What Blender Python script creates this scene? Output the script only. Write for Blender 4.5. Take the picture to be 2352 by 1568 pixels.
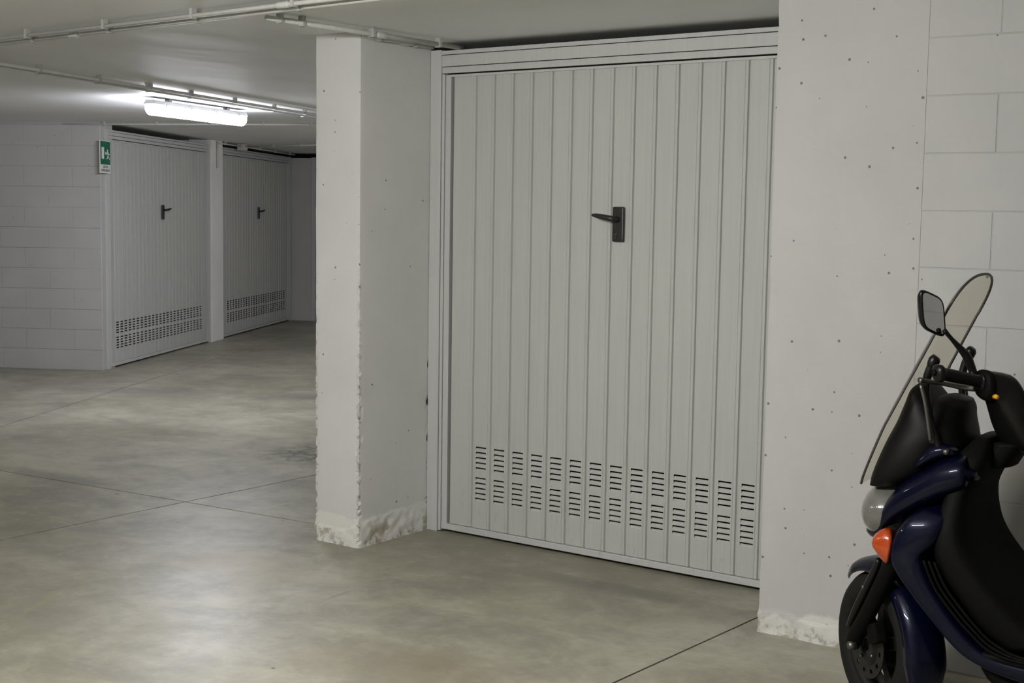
import bpy, bmesh, math, random
from mathutils import Vector, Matrix, noise
random.seed(7)
R = math.radians
scene = bpy.context.scene
for o in list(bpy.data.objects):
    bpy.data.objects.remove(o, do_unlink=True)
C = scene.collection

# ---------------------------------------------------------------- camera
H = 2.43                                   # ceiling height
FW = Vector((-0.577, 0.811, -0.0942)).normalized()
def make_camera():
    yaw, pitch, roll = R(35.446), R(5.392), R(0.877)
    fw = Vector((-math.sin(yaw)*math.cos(pitch), math.cos(yaw)*math.cos(pitch), -math.sin(pitch)))
    r = Vector((math.cos(yaw), math.sin(yaw), 0)); u = r.cross(fw)
    r2 = r*math.cos(roll) + u*math.sin(roll); u2 = u*math.cos(roll) - r*math.sin(roll)
    cam = bpy.data.cameras.new('camera'); co = bpy.data.objects.new('camera', cam); C.objects.link(co)
    cam.sensor_fit = 'HORIZONTAL'; cam.sensor_width = 36; cam.lens = 47.495
    cam.clip_start = .05; cam.clip_end = 100
    M = Matrix((r2, u2, -fw)).transposed().to_4x4(); M.translation = Vector((4.258, -4.743, 1.602))
    co.matrix_world = M
    scene.camera = co
make_camera()

# ---------------------------------------------------------------- world and exposure
w = bpy.data.worlds.new('world'); scene.world = w; w.use_nodes = True
w.node_tree.nodes['Background'].inputs[0].default_value = (0, 0, 0, 1)
w.node_tree.nodes['Background'].inputs[1].default_value = 0
scene.view_settings.view_transform = 'Standard'
scene.view_settings.look = 'None'
scene.view_settings.gamma = 1
scene.view_settings.use_curve_mapping = False
scene.view_settings.exposure = 0.17
# lamp output (the diffusers of the ceiling tube fittings): colour, strength
TUBE_FAR = ((0.91, 0.92, 1.0), 92.0)
TUBE_NEAR = ((1.0, 0.985, 0.955), 190.0)
TUBE_BACK = ((0.96, 0.95, 1.0), 62.0)
TUBE_LEFT = ((1.0, 0.985, 0.955), 30.0)

# ---------------------------------------------------------------- material helpers
class NT:
    def __init__(s, name):
        s.m = bpy.data.materials.new(name); s.m.use_nodes = True
        s.t = s.m.node_tree; s.n = s.t.nodes; s.l = s.t.links
        s.b = s.n['Principled BSDF']; s.out = s.n['Material Output']
        s.pos = None
    def node(s, typ, **kw):
        n = s.n.new(typ)
        for k, v in kw.items(): setattr(n, k, v)
        return n
    def P(s):
        if s.pos is None: s.pos = s.node('ShaderNodeNewGeometry').outputs['Position']
        return s.pos
    def set(s, sock, v):
        if hasattr(v, 'is_output') or isinstance(v, bpy.types.NodeSocket): s.l.new(v, sock)
        else: sock.default_value = v
    def noise(s, scale, detail=4, rough=.55, vec=None, stretch=None, dist=0):
        n = s.node('ShaderNodeTexNoise'); n.inputs['Scale'].default_value = scale
        n.inputs['Detail'].default_value = detail; n.inputs['Roughness'].default_value = rough
        n.inputs['Distortion'].default_value = dist
        v = vec or s.P()
        if stretch:
            mp = s.node('ShaderNodeMapping'); mp.inputs['Scale'].default_value = stretch[0]
            mp.inputs['Rotation'].default_value = (0, 0, stretch[1]); s.l.new(v, mp.inputs[0]); v = mp.outputs[0]
        s.l.new(v, n.inputs['Vector']); return n.outputs['Fac']
    def ramp(s, fac, a, b, lo=0., hi=1.):
        n = s.node('ShaderNodeMapRange'); n.clamp = True
        for i, v in zip((0, 1, 2, 3, 4), (fac, a, b, lo, hi)): s.set(n.inputs[i], v)
        return n.outputs[0]
    def math(s, op, a, b=0.):
        n = s.node('ShaderNodeMath', operation=op); s.set(n.inputs[0], a); s.set(n.inputs[1], b); return n.outputs[0]
    def mix(s, fac, a, b):
        n = s.node('ShaderNodeMix', data_type='RGBA'); s.set(n.inputs[0], fac)
        s.set(n.inputs[6], a if not isinstance(a, tuple) else (*a, 1)); s.set(n.inputs[7], b if not isinstance(b, tuple) else (*b, 1))
        return n.outputs[2]
    def sep(s):
        n = s.node('ShaderNodeSeparateXYZ'); s.l.new(s.P(), n.inputs[0]); return n.outputs
    def bump(s, h, strength=.3, dist=.01):
        n = s.node('ShaderNodeBump'); n.inputs['Strength'].default_value = strength; n.inputs['Distance'].default_value = dist
        s.l.new(h, n.inputs['Height']); s.l.new(n.outputs[0], s.b.inputs['Normal'])
    def blob(s, cx, cy, rx, ry, rot=0, wob=.5, cz=None):
        # soft elliptical mask on the floor plane, edge broken by noise
        mp = s.node('ShaderNodeMapping', vector_type='TEXTURE'); mp.inputs['Location'].default_value = (cx, cy, 0)
        mp.inputs['Rotation'].default_value = (0, 0, rot); mp.inputs['Scale'].default_value = (rx, ry, 1)
        s.l.new(s.P(), mp.inputs[0])
        ln = s.node('ShaderNodeVectorMath', operation='LENGTH'); s.l.new(mp.outputs[0], ln.inputs[0])
        nn = s.noise(5, 5, .65)
        d = s.math('ADD', ln.outputs['Value'], s.math('MULTIPLY', s.math('SUBTRACT', nn, .5), wob*2))
        return s.ramp(d, .35, 1.05, 1., 0.)

def simple(name, col, rough=.5, metal=0., coat=0., spec=.5, var=0., scale=30):
    t = NT(name); b = t.b
    if var:
        f = t.ramp(t.noise(scale, 5), .3, .7)
        t.l.new(t.mix(f, tuple(c*(1-var) for c in col), tuple(min(1, c*(1+var)) for c in col)), b.inputs['Base Color'])
    else: b.inputs['Base Color'].default_value = (*col, 1)
    b.inputs['Roughness'].default_value = rough; b.inputs['Metallic'].default_value = metal
    b.inputs['Coat Weight'].default_value = coat; b.inputs['Coat Roughness'].default_value = .04
    b.inputs['Specular IOR Level'].default_value = spec
    return t.m

def painted_wall(name, col, pits=0., base_patch=0., arris=(), pit_scale=9.):
    """white-washed concrete: faint mottling, dark air holes, peeling base"""
    t = NT(name); b = t.b
    f = t.ramp(t.noise(1.7, 5, .6), .3, .7)
    c = t.mix(f, tuple(x*.93 for x in col), tuple(min(1, x*1.04) for x in col))
    x, y, z = t.sep()
    if pits:
        v = t.node('ShaderNodeTexVoronoi', voronoi_dimensions='2D'); v.inputs['Scale'].default_value = pit_scale
        cb = t.node('ShaderNodeCombineXYZ'); t.l.new(t.math('ADD', x, t.math('MULTIPLY', y, .83)), cb.inputs[0]); t.l.new(z, cb.inputs[1])
        t.l.new(cb.outputs[0], v.inputs['Vector'])
        rs = t.node('ShaderNodeSeparateColor'); t.l.new(v.outputs['Color'], rs.inputs[0])
        size = t.ramp(rs.outputs[0], 1-pits, 1., .0, .0055*pit_scale)
        pit = t.math('LESS_THAN', v.outputs['Distance'], size)
        c = t.mix(t.math('MULTIPLY', pit, .75), c, (.06, .06, .055))
    if base_patch:
        n1 = t.noise(6, 6, .6); n2 = t.noise(16, 6, .7); n3 = t.noise(9, 5, .6, dist=.5)
        hh = t.math('ADD', z, t.math('MULTIPLY', t.math('SUBTRACT', n1, .5), .22))
        patch = t.ramp(hh, base_patch, base_patch+.02, 1., 0.)
        c = t.mix(t.math('MULTIPLY', patch, .55), c, (.74, .73, .68))
        raw = t.math('MULTIPLY', t.ramp(n3, .53, .6), t.ramp(z, base_patch*.95, base_patch*.55))
        c = t.mix(t.math('MULTIPLY', raw, .75), c, (.30, .26, .17))
        grit = t.math('MULTIPLY', t.ramp(n2, .52, .6), t.ramp(z, .075, .02))
        c = t.mix(t.math('MULTIPLY', grit, .7), c, (.25, .24, .2))
    for (ax, ay) in arris:      # paint knocked off the corners, brown mortar showing
        d = t.math('ADD', t.math('ABSOLUTE', t.math('SUBTRACT', x, ax)), t.math('ABSOLUTE', t.math('SUBTRACT', y, ay)))
        fl_ = t.math('MULTIPLY', t.ramp(d, .022, .006), t.math('MULTIPLY', t.ramp(t.noise(34, 5, .7), .5, .58), t.ramp(z, 1.6, .6)))
        c = t.mix(t.math('MULTIPLY', fl_, .8), c, (.22, .19, .13))
    if arris:
        sc_ = t.math('MULTIPLY', t.ramp(t.noise(16, 6, .75), .66, .70), t.ramp(t.noise(2.1, 2), .48, .56))
        c = t.mix(t.math('MULTIPLY', sc_, .6), c, (.26, .23, .17))
    t.l.new(c, b.inputs['Base Color']); b.inputs['Roughness'].default_value = .75
    b.inputs['Specular IOR Level'].default_value = .25
    t.bump(t.noise(140, 4, .7), .25, .003)
    return t.m

# ---- floor concrete
def floor_material():
    t = NT('power_floated_concrete'); b = t.b
    n1 = t.noise(.75, 6, .62, dist=.4); n2 = t.noise(2.4, 7, .68, stretch=((.8, 1.25, 1), R(35)), dist=.6); n4 = t.noise(6.5, 8, .72, dist=.3); n3 = t.noise(14, 5, .7)
    c = t.mix(t.ramp(n1, .34, .66), (.225, .212, .156), (.415, .398, .315))
    c = t.mix(t.math('MULTIPLY', t.ramp(n2, .46, .68), .55), c, (.17, .165, .145))
    c = t.mix(t.math('MULTIPLY', t.ramp(n4, .5, .7), .45), c, (.185, .175, .145))
    c = t.mix(t.math('MULTIPLY', t.ramp(n4, .48, .34), .3), c, (.50, .48, .40))
    c = t.mix(t.math('MULTIPLY', t.ramp(n3, .55, .8), .3), c, (.16, .16, .14))
    # tyre grime and damp marks
    for (cx, cy, rx, ry, rot, k, col) in [
        (1.35, .17, .62, .10, .03, .5, (.13, .125, .11)),
        (-2.6, .16, .75, .12, .06, .45, (.14, .13, .12)),
        (.12, .42, .25, .16, 0, .45, (.2, .19, .15)),
        (.8, .42, 1.1, .10, 0, .35, (.22, .2, .15)),
        (-5.2, 3.0, .9, .35, R(28), .5, (.13, .125, .12)),
        (-6.2, 6.6, 1.8, .6, R(-20), .35, (.16, .155, .15)),
        (-3.6, 3.9, 1.0, .35, R(40), .45, (.14, .135, .13)),
        (1.25, -1.15, .55, .25, R(20), .4, (.24, .19, .13)),
        (-.25, -.55, .5, .3, 0, .3, (.42, .36, .22)),
        (-1.25, .95, .35, .3, 0, .3, (.14, .13, .12))]:
        c = t.mix(t.math('MULTIPLY', t.blob(cx, cy, rx, ry, rot), k), c, col)
    # crazed damp stain beside the pillar
    st = t.blob(-1.93, 1.72, .36, .55, R(35), .6)
    cr = t.node('ShaderNodeTexVoronoi', feature='DISTANCE_TO_EDGE'); cr.inputs['Scale'].default_value = 7
    wv = t.node('ShaderNodeVectorMath', operation='ADD'); nz = t.node('ShaderNodeTexNoise'); nz.inputs['Scale'].default_value = 9
    sc = t.node('ShaderNodeVectorMath', operation='SCALE'); sc.inputs['Scale'].default_value = .22
    t.l.new(t.P(), nz.inputs['Vector']); t.l.new(nz.outputs['Color'], sc.inputs[0]); t.l.new(t.P(), wv.inputs[0]); t.l.new(sc.outputs[0], wv.inputs[1])
    t.l.new(wv.outputs[0], cr.inputs['Vector'])
    crm = t.math('MULTIPLY', t.ramp(cr.outputs['Distance'], .03, .2, 1., .35), st)
    c = t.mix(t.math('MULTIPLY', crm, .85), c, (.085, .075, .065))
    for (ax, ay, bx, by, wd, k, col) in [(-.25, -1.75, -.70, -.92, .012, .5, (.36, .28, .12)), (.47, -.76, .46, -.50, .014, .45, (.17, .16, .13))]:
        L_ = math.hypot(bx-ax, by-ay)
        c = t.mix(t.math('MULTIPLY', t.blob((ax+bx)/2, (ay+by)/2, L_/2, wd, math.atan2(by-ay, bx-ax), .35), k), c, col)
    # sparse crumbs
    v = t.node('ShaderNodeTexVoronoi'); v.inputs['Scale'].default_value = 3.2; t.l.new(t.P(), v.inputs['Vector'])
    rs = t.node('ShaderNodeSeparateColor'); t.l.new(v.outputs['Color'], rs.inputs[0])
    crumb = t.math('LESS_THAN', v.outputs['Distance'], t.ramp(rs.outputs[0], .6, 1., 0., .04))
    c = t.mix(t.math('MULTIPLY', crumb, .8), c, (.07, .06, .045))
    t.l.new(c, b.inputs['Base Color'])
    t.l.new(t.ramp(t.noise(1.3, 5, .65), .3, .7, .34, .48), b.inputs['Roughness'])
    b.inputs['Specular IOR Level'].default_value = .24
    t.bump(t.noise(5, 5, .6), .06, .01)
    return t.m

def ceiling_material():
    t = NT('painted_ceiling_concrete'); b = t.b
    f = t.ramp(t.noise(1.1, 5, .6), .3, .7)
    t.l.new(t.mix(f, (.77, .78, .785), (.83, .84, .845)), b.inputs['Base Color'])
    b.inputs['Roughness'].default_value = .6; b.inputs['Specular IOR Level'].default_value = .3
    t.bump(t.noise(1.6, 3, .5, stretch=((1, .35, 1), R(-25))), .35, .03)
    return t.m

def steel_paint(name, col):
    t = NT(name); b = t.b
    f = t.noise(60, 3, .6, stretch=((1, 1, .03), 0)); g = t.ramp(t.noise(2.2, 5, .65), .3, .7)
    c = t.mix(t.ramp(f, .3, .7), tuple(x*.95 for x in col), tuple(x*1.03 for x in col))
    c = t.mix(t.math('MULTIPLY', g, .12), c, tuple(x*.8 for x in col))
    x, y, z = t.sep()
    sp = t.noise(22, 4, .7)
    c = t.mix(t.math('MULTIPLY', t.ramp(sp, .72, .78), .5), c, (.12, .12, .1))
    # rust-brown splash marks low down
    lo = t.math('MULTIPLY', t.ramp(t.noise(35, 5, .7, stretch=((1, 1, .35), 0)), .6, .7), t.ramp(z, .3, .02))
    c = t.mix(t.math('MULTIPLY', lo, .5), c, (.2, .19, .15))
    t.l.new(c, b.inputs['Base Color']); b.inputs['Roughness'].default_value = .42
    b.inputs['Specular IOR Level'].default_value = .4
    return t.m

def emit(name, col, k):
    t = NT(name); b = t.b
    b.inputs['Base Color'].default_value = (.8, .8, .8, 1); b.inputs['Roughness'].default_value = .3
    b.inputs['Emission Color'].default_value = (*col, 1); b.inputs['Emission Strength'].default_value = k
    return t.m

M = dict(
    floor=floor_material(), ceiling=ceiling_material(),
    joint=simple('joint_dirt', (.05, .045, .036), .9),
    pillar=painted_wall('pillar_whitewash', (.61, .609, .596), .18, .13, arris=((0, 0), (-.284, 0)), pit_scale=13.),
    concrete=painted_wall('wall_whitewash', (.462, .455, .442), .45, .085, pit_scale=11.),
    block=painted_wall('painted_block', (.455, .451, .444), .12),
    mortar=painted_wall('painted_mortar', (.40, .396, .388)),
    shell=painted_wall('shell_whitewash', (.78, .775, .75)),
    door=steel_paint('door_enamel', (.452, .458, .436)),
    frame=steel_paint('frame_enamel', (.475, .481, .472)),
    black=simple('black_plastic', (.012, .012, .012), .42),
    brass=simple('worn_brass', (.10, .085, .045), .4, .8),
    pipe=simple('pvc_conduit', (.52, .52, .49), .45, var=.06),
    clip=simple('pvc_clip', (.40, .40, .38), .5),
    housing=simple('lamp_housing', (.45, .45, .44), .45),
    green=simple('sign_green', (.0, .11, .06), .4),
    white=simple('sign_white', (.62, .62, .6), .4),
    ink=simple('sign_ink', (.09, .09, .09), .5),
)

# ---------------------------------------------------------------- mesh helpers
def link(o, parent=None):
    C.objects.link(o)
    if parent is not None: o.parent = parent
    return o
def mesh(name, verts, faces, smooth=False):
    me = bpy.data.meshes.new(name); me.from_pydata([tuple(v) for v in verts], [], faces); me.update()
    if smooth:
        for p in me.polygons: p.use_smooth = True
    return me
def obj(name, me, mat, parent=None, loc=None):
    o = bpy.data.objects.new(name, me)
    if mat is not None and not me.materials: me.materials.append(mat)
    if loc is not None: o.location = loc
    return link(o, parent)
def tag(o, label, cat, group=None, kind=None):
    o['label'] = label; o['category'] = cat
    if group: o['group'] = group
    if kind: o['kind'] = kind
    return o
def empty(name, loc=(0, 0, 0), rz=0.):
    o = bpy.data.objects.new(name, None); o.empty_display_size = .1
    o.location = loc; o.rotation_euler = (0, 0, rz); return link(o)
def box_me(name, x0, x1, y0, y1, z0, z1, bev=0.):
    bm = bmesh.new(); bmesh.ops.create_cube(bm, size=1)
    for v in bm.verts:
        v.co = Vector(((x0+x1)/2 + v.co.x*(x1-x0), (y0+y1)/2 + v.co.y*(y1-y0), (z0+z1)/2 + v.co.z*(z1-z0)))
    if bev: bmesh.ops.bevel(bm, geom=bm.edges[:], offset=bev, segments=1 if bev < .004 else 2, affect='EDGES', profile=.6)
    me = bpy.data.meshes.new(name); bm.to_mesh(me); bm.free(); return me
def box(name, x0, x1, y0, y1, z0, z1, mat, parent=None, bev=0.):
    return obj(name, box_me(name, x0, x1, y0, y1, z0, z1, bev), mat, parent)
def prism_me(name, poly, z0, z1):
    n = len(poly); vs = [(x, y, z0) for x, y in poly] + [(x, y, z1) for x, y in poly]
    fs = [tuple(range(n-1, -1, -1)), tuple(range(n, 2*n))] + [(i, (i+1) % n, n+(i+1) % n, n+i) for i in range(n)]
    return mesh(name, vs, fs)
def catmull(pts, k):
    out = []
    for i in range(len(pts)-1):
        p0 = pts[max(i-1, 0)]; p1 = pts[i]; p2 = pts[i+1]; p3 = pts[min(i+2, len(pts)-1)]
        for j in range(k):
            t = j/k
            out.append(tuple(.5*((2*b) + (c-a)*t + (2*a-5*b+4*c-d)*t*t + (3*b-a-3*c+d)*t**3) for a, b, c, d in zip(p0, p1, p2, p3)))
    out.append(tuple(pts[-1])); return out
def tube_me(name, pts, rad, n=10, smooth_k=0, flat=1.):
    """tube through points; rad a number or one per point; flat squeezes the section"""
    rads = rad if isinstance(rad, (list, tuple)) else [rad]*len(pts)
    q = [(*p, r) for p, r in zip(pts, rads)]
    if smooth_k: q = catmull(q, smooth_k)
    P = [Vector(a[:3]) for a in q]; rr = [a[3] for a in q]
    vs, fs = [], []
    up = None
    for i, p in enumerate(P):
        d = (P[min(i+1, len(P)-1)] - P[max(i-1, 0)]).normalized()
        if up is None: up = Vector((0, 0, 1)) if abs(d.z) < .9 else Vector((1, 0, 0))
        a = d.cross(up).normalized(); b = a.cross(d).normalized(); up = b
        for k in range(n):
            t = 2*math.pi*k/n; vs.append(p + a*math.cos(t)*rr[i] + b*math.sin(t)*rr[i]*flat)
    for i in range(len(P)-1):
        for k in range(n):
            fs.append((i*n+k, i*n+(k+1) % n, (i+1)*n+(k+1) % n, (i+1)*n+k))
    fs.append(tuple(range(n-1, -1, -1))); fs.append(tuple(range((len(P)-1)*n, len(P)*n)))
    return mesh(name, vs, fs, True)
def cut(poly, p, d, gap):
    """split a convex polygon by the line through p along d, leaving a gap"""
    nx, ny = -d[1], d[0]; L = math.hypot(nx, ny); nx /= L; ny /= L
    res = []
    for sgn in (1, -1):
        f = lambda q: sgn*((q[0]-p[0])*nx + (q[1]-p[1])*ny) - gap/2
        out = []
        for i in range(len(poly)):
            a, b = poly[i], poly[(i+1) % len(poly)]; fa, fb = f(a), f(b)
            if fa >= 0: out.append(a)
            if fa*fb < 0:
                t = fa/(fa-fb); out.append((a[0]+(b[0]-a[0])*t, a[1]+(b[1]-a[1])*t))
        if len(out) > 2: res.append(out)
    return res

# rotated frame of the far wing
TH = R(28.6)
U = Vector((math.cos(TH), math.sin(TH), 0)); V = Vector((-math.sin(TH), math.cos(TH), 0)); C0 = Vector((-6.71, 3.71, 0))
def far(u, v, z=0): return C0 + U*u + V*v + Vector((0, 0, z))

# ================================================================ SETTING
X_L, X_R, Y_F, Y_B = -12.5, 8.0, -8.0, 13.5
fl = box('floor', X_L, X_R, Y_F, Y_B, -.12, -.014, M['joint'])
tag(fl, 'grey power-floated concrete garage floor with thin saw-cut joints', 'floor', kind='structure')
right = [(-.14, Y_F), (X_R, Y_F), (X_R, Y_B), (-.14, Y_B)]
left = [(X_L, Y_F), (-.14, Y_F), (-.14, Y_B), (X_L, Y_B)]
slabs = []
for q in cut(right, (0, .253), (1, .008), .012):
    slabs += cut(q, (1.985, 0), (.06, 1), .009) if max(p[1] for p in q) < 1 else [q]
for q in cut(left, (-1.4, .178), (1, .072), .013):
    for q2 in cut(q, (-1.43, .2), (.012, 1), .012):
        if min(p[0] for p in q2) < -5 and max(p[1] for p in q2) > 5:
            slabs += cut(q2, (-4.427, 1.036), (-.483, .875), .010)
        else: slabs.append(q2)
for q in slabs:
    obj('floor_slab', prism_me('floor_slab', q, -.014, 0), M['floor'], fl)

ce = box('ceiling', X_L, X_R, Y_F, Y_B, H+.012, H+.15, M['shell'])
tag(ce, 'white painted concrete ceiling of wide cast slabs', 'ceiling', kind='structure')
polys = [[(X_L, Y_F), (X_R, Y_F), (X_R, Y_B), (X_L, Y_B)]]
for (p, d) in [((-.3, -.62), (1, -.085)), ((-7.5, 5.5), (1, -.24))]:
    polys = [r for q in polys for r in cut(q, p, d, .004)]
for q in polys:
    obj('ceiling_slab', prism_me('ceiling_slab', q, H, H+.012), M['ceiling'], ce)

# ---- chipped pillar
def pillar_mesh(name, x0, x1, y0, y1, z1, seed, chip=1.):
    nx, ny, nz = 22, 34, 190
    vs, fs, idx = [], [], {}
    def vid(i, j, k):
        key = (i, j, k)
        if key in idx: return idx[key]
        fx, fy = i/nx, j/ny; z = z1*(k/nz)**1.25
        x = x0+(x1-x0)*fx; y = y0+(y1-y0)*fy
        p = Vector((x, y, z))
        ox = -1 if i == 0 else 1 if i == nx else 0; oy = -1 if j == 0 else 1 if j == ny else 0
        # plaster thickening near the floor, ragged upper rim
        hb = .115 + .07*noise.noise(Vector((x*5+seed, y*5, 1.3)))
        t = max(0, min(1, (hb-z)/.015))
        lump = t*(.004 + .005*noise.noise(Vector((x*22, y*22, z*22+seed))))
        # broken arrises
        ex = min(x-x0, x1-x); ey = min(y-y0, y1-y); e = max(0, 1-(ex+ey)/.022)
        nz1 = noise.noise(Vector((seed, z*16, ox*3+oy))) + .6*noise.noise(Vector((seed+9, z*47, ox*3+oy)))
        low = .08 + .92*max(0, min(1, (1.15-z)/.5))
        ch = chip*e*max(0, nz1-.14)*.024*low + chip*e*.0015
        x += ox*(lump) ; y += oy*(lump)
        c = Vector(((x0+x1)/2, (y0+y1)/2, 0)); dx = 1 if x < c.x else -1; dy = 1 if y < c.y else -1
        x += dx*ch; y += dy*ch
        wob = .0012*noise.noise(Vector((p.x*6, p.y*6, z*4+seed)))
        vs.append((x+ox*wob, y+oy*wob, z)); idx[key] = len(vs)-1
        return idx[key]
    for k in range(nz):
        for i in range(nx):
            fs.append((vid(i, 0, k), vid(i+1, 0, k), vid(i+1, 0, k+1), vid(i, 0, k+1)))
            fs.append((vid(i+1, ny, k), vid(i, ny, k), vid(i, ny, k+1), vid(i+1, ny, k+1)))
        for j in range(ny):
            fs.append((vid(0, j+1, k), vid(0, j, k), vid(0, j, k+1), vid(0, j+1, k+1)))
            fs.append((vid(nx, j, k), vid(nx, j+1, k), vid(nx, j+1, k+1), vid(nx, j, k+1)))
    return mesh(name, vs, fs)
pl = obj('pillar', pillar_mesh('pillar', -.284, 0, 0, .523, H, 3.1), M['pillar'])
tag(pl, 'white concrete pillar with chipped edges and peeling plaster base beside the big door', 'pillar', kind='structure')

# ---- right wall: smooth concrete end, then painted blocks
def ragged_wall(name, x0, x1, y0, y1, z1, seed):
    nx, nz = 46, 170
    vs, fs = [], []
    for k in range(nz+1):
        z = z1*(k/nz)**1.4
        for i in range(nx+1):
            x = x0+(x1-x0)*i/nx
            hb = .085 + .045*noise.noise(Vector((x*5+seed, 0, 0)))
            t = max(0, min(1, (hb-z)/.012))
            y = y0 - t*(.004+.006*noise.noise(Vector((x*24, z*24, seed))))
            xx = x
            if i == 0:
                xx += .0015 + max(0, noise.noise(Vector((seed, z*14, 0)))-.1)*.008 - t*.004
            vs.append((xx, y, z))
    W = nx+1
    for k in range(nz):
        for i in range(nx): fs.append((k*W+i, k*W+i+1, (k+1)*W+i+1, (k+1)*W+i))
    # back and ends
    b = len(vs); vs += [(x0, y1, 0), (x1, y1, 0), (x1, y1, z1), (x0, y1, z1)]
    fs += [(b+1, b, b+3, b+2)]
    fs.append(tuple([b] + [k*W for k in range(nz+1)] + [b+3])); fs.append(tuple([nx+k*W for k in range(nz, -1, -1)] + [b+1, b+2]))
    return mesh(name, vs, fs)
wr = obj('wall_right', ragged_wall('wall_right', 2.077, 2.648, 0, .5, H, 5.7), M['concrete'])
tag(wr, 'smooth whitewashed concrete wall end with air holes and ragged base, right of the big door', 'wall', kind='structure')
wb = box('wall_blocks_right', 2.648, X_R, .0016, .3, 0, H, M['mortar'])
tag(wb, 'white painted block wall behind the scooter', 'wall', kind='structure')
def block_me(name, L, h):
    return box_me(name, .002, L-.002, 0, .02, .002, h-.002, .0015)
BM = {}
def block(parent, L, h, loc):
    k = (round(L, 3), round(h, 3))
    if k not in BM:
        BM[k] = block_me('block', L, h); BM[k].materials.append(M['block'])
    o = bpy.data.objects.new('block', BM[k]); o.location = loc; return link(o, parent)
zs = [0] + [.035+.2*k for k in range(1, 12)] + [H]
for i in range(len(zs)-1):
    h = zs[i+1]-zs[i]; x = 2.647
    n = 0
    while x < 4.9:
        L = .25 if (i % 2 == 1 and n == 0) else .5
        block(wb, L, h, (x, random.uniform(-.0006, .0006), zs[i])); x += L; n += 1
# ---- left block wall of the far wing
wl = empty('wall_left', C0, TH)
tag(wl, 'pale painted block wall at the far left of the garage', 'wall', kind='structure')
box('wall_core', -4.55, -.004, .0032, .3, 0, 2.40, M['mortar'], wl)
box('wall_head', -4.55, -.004, .004, .3, 2.40, H, M['mortar'], wl)
for i in range(12):
    x = 0; n = 0
    while x > -4.3:
        L = .29 if (i % 2 == 1 and n == 0) else .54 if (i % 2 == 0 and n == 0) else .5
        x -= L; n += 1
        block(wl, L, .2, (x, random.uniform(-.0015, .0015), .2*i))
# ---- post between the two far doors, end post, remaining shell
po = box('pillar', 0, .40, -.03, .25, 0, H, M['shell']); po.location = far(0, 3.1); po.rotation_euler = (0, 0, TH+R(90))
tag(po, 'plain white post between the two far garage doors', 'pillar', kind='structure')
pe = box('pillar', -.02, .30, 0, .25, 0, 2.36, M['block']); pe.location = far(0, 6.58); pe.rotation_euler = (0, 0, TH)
tag(pe, 'narrow shaded post in the far corner beyond the last garage door', 'pillar', kind='structure')
def wall_seg(name, a, b, th, label, mat='shell'):
    a = Vector(a); b = Vector(b); d = b-a
    o = box(name, 0, d.length, 0, th, 0, H, M[mat]); o.location = (a.x, a.y, 0); o.rotation_euler = (0, 0, math.atan2(d.y, d.x))
    tag(o, label, 'wall', kind='structure'); return o
e1 = far(2.9, 6.6); e2 = far(5.2, 6.6)
wall_seg('wall_back', e1[:2], e2[:2], .2, 'plain wall at the far end of the corridor')
wall_seg('wall_garage', (-.14, .53), (-.14, 6.5), -.14 if False else .14, 'side wall of the garage box behind the pillar')
wall_seg('wall_corridor', (-.28, 6.5), (e2.x, e2.y), -.15, 'inner corridor wall hidden behind the pillar')
wall_seg('wall_front', (X_R, Y_F+.1), (X_L, Y_F+.1), .1, 'plain white wall behind the camera')
wall_seg('wall_side', (X_R-.1, .3), (X_R-.1, Y_F), .1, 'plain white wall on the near right side')
lw = far(-4.55, 0)
wall_seg('wall_far_left', (lw.x, Y_F), (lw.x, lw.y+.05), .1, 'plain white wall closing the left side')

# ================================================================ GARAGE DOORS
SLIT = [.456-.0257*i for i in range(5)] + [.303-.0257*i for i in range(5)]
def slat_me(wd, vent, hh):
    """one pressed slat: flat pan, fine bead, deep side groove; vented slats carry real slots"""
    zb, zt = .048, 2.272
    prof = [(0, 0), (wd-.030, 0), (wd-.028, .0022), (wd-.025, 0), (wd-.014, 0), (wd-.0105, .010), (wd-.003, .010), (wd, 0)]
    vs, fs = [], []
    def quad(a, b, c, d):
        i = len(vs); vs.extend([a, b, c, d]); fs.append((i, i+1, i+2, i+3))
    for (a, b) in zip(prof[1:-1], prof[2:]):
        quad((a[0], a[1], zb), (b[0], b[1], zb), (b[0], b[1], zt), (a[0], a[1], zt))
    x1 = wd-.030
    if not vent: quad((0, 0, zb), (x1, 0, zb), (x1, 0, zt), (0, 0, zt))
    else:
        c = x1/2+.004; a, b = c-.031, c+.031
        quad((0, 0, zb), (a, 0, zb), (a, 0, zt), (0, 0, zt)); quad((b, 0, zb), (x1, 0, zb), (x1, 0, zt), (b, 0, zt))
        cur = zb
        for s in sorted(SLIT):
            quad((a, 0, cur), (b, 0, cur), (b, 0, s-hh), (a, 0, s-hh)); cur = s
        quad((a, 0, cur), (b, 0, cur), (b, 0, zt), (a, 0, zt))
    me = mesh('slat', vs, fs); me.materials.append(M['door']); return me
def louvre_me():
    # pressed-in lip that closes the lower two thirds of a slot
    a, b = -.031, .031
    vs = [(a, 0, -.019), (b, 0, -.019), (b-.003, .008, -.0082), (a+.003, .008, -.0082), (a, 0, -.0082), (b, 0, -.0082)]
    me = mesh('louvre', vs, [(0, 1, 2, 3), (0, 3, 4), (1, 5, 2)]); me.materials.append(M['door']); return me
LOUVRE = louvre_me()
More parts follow.
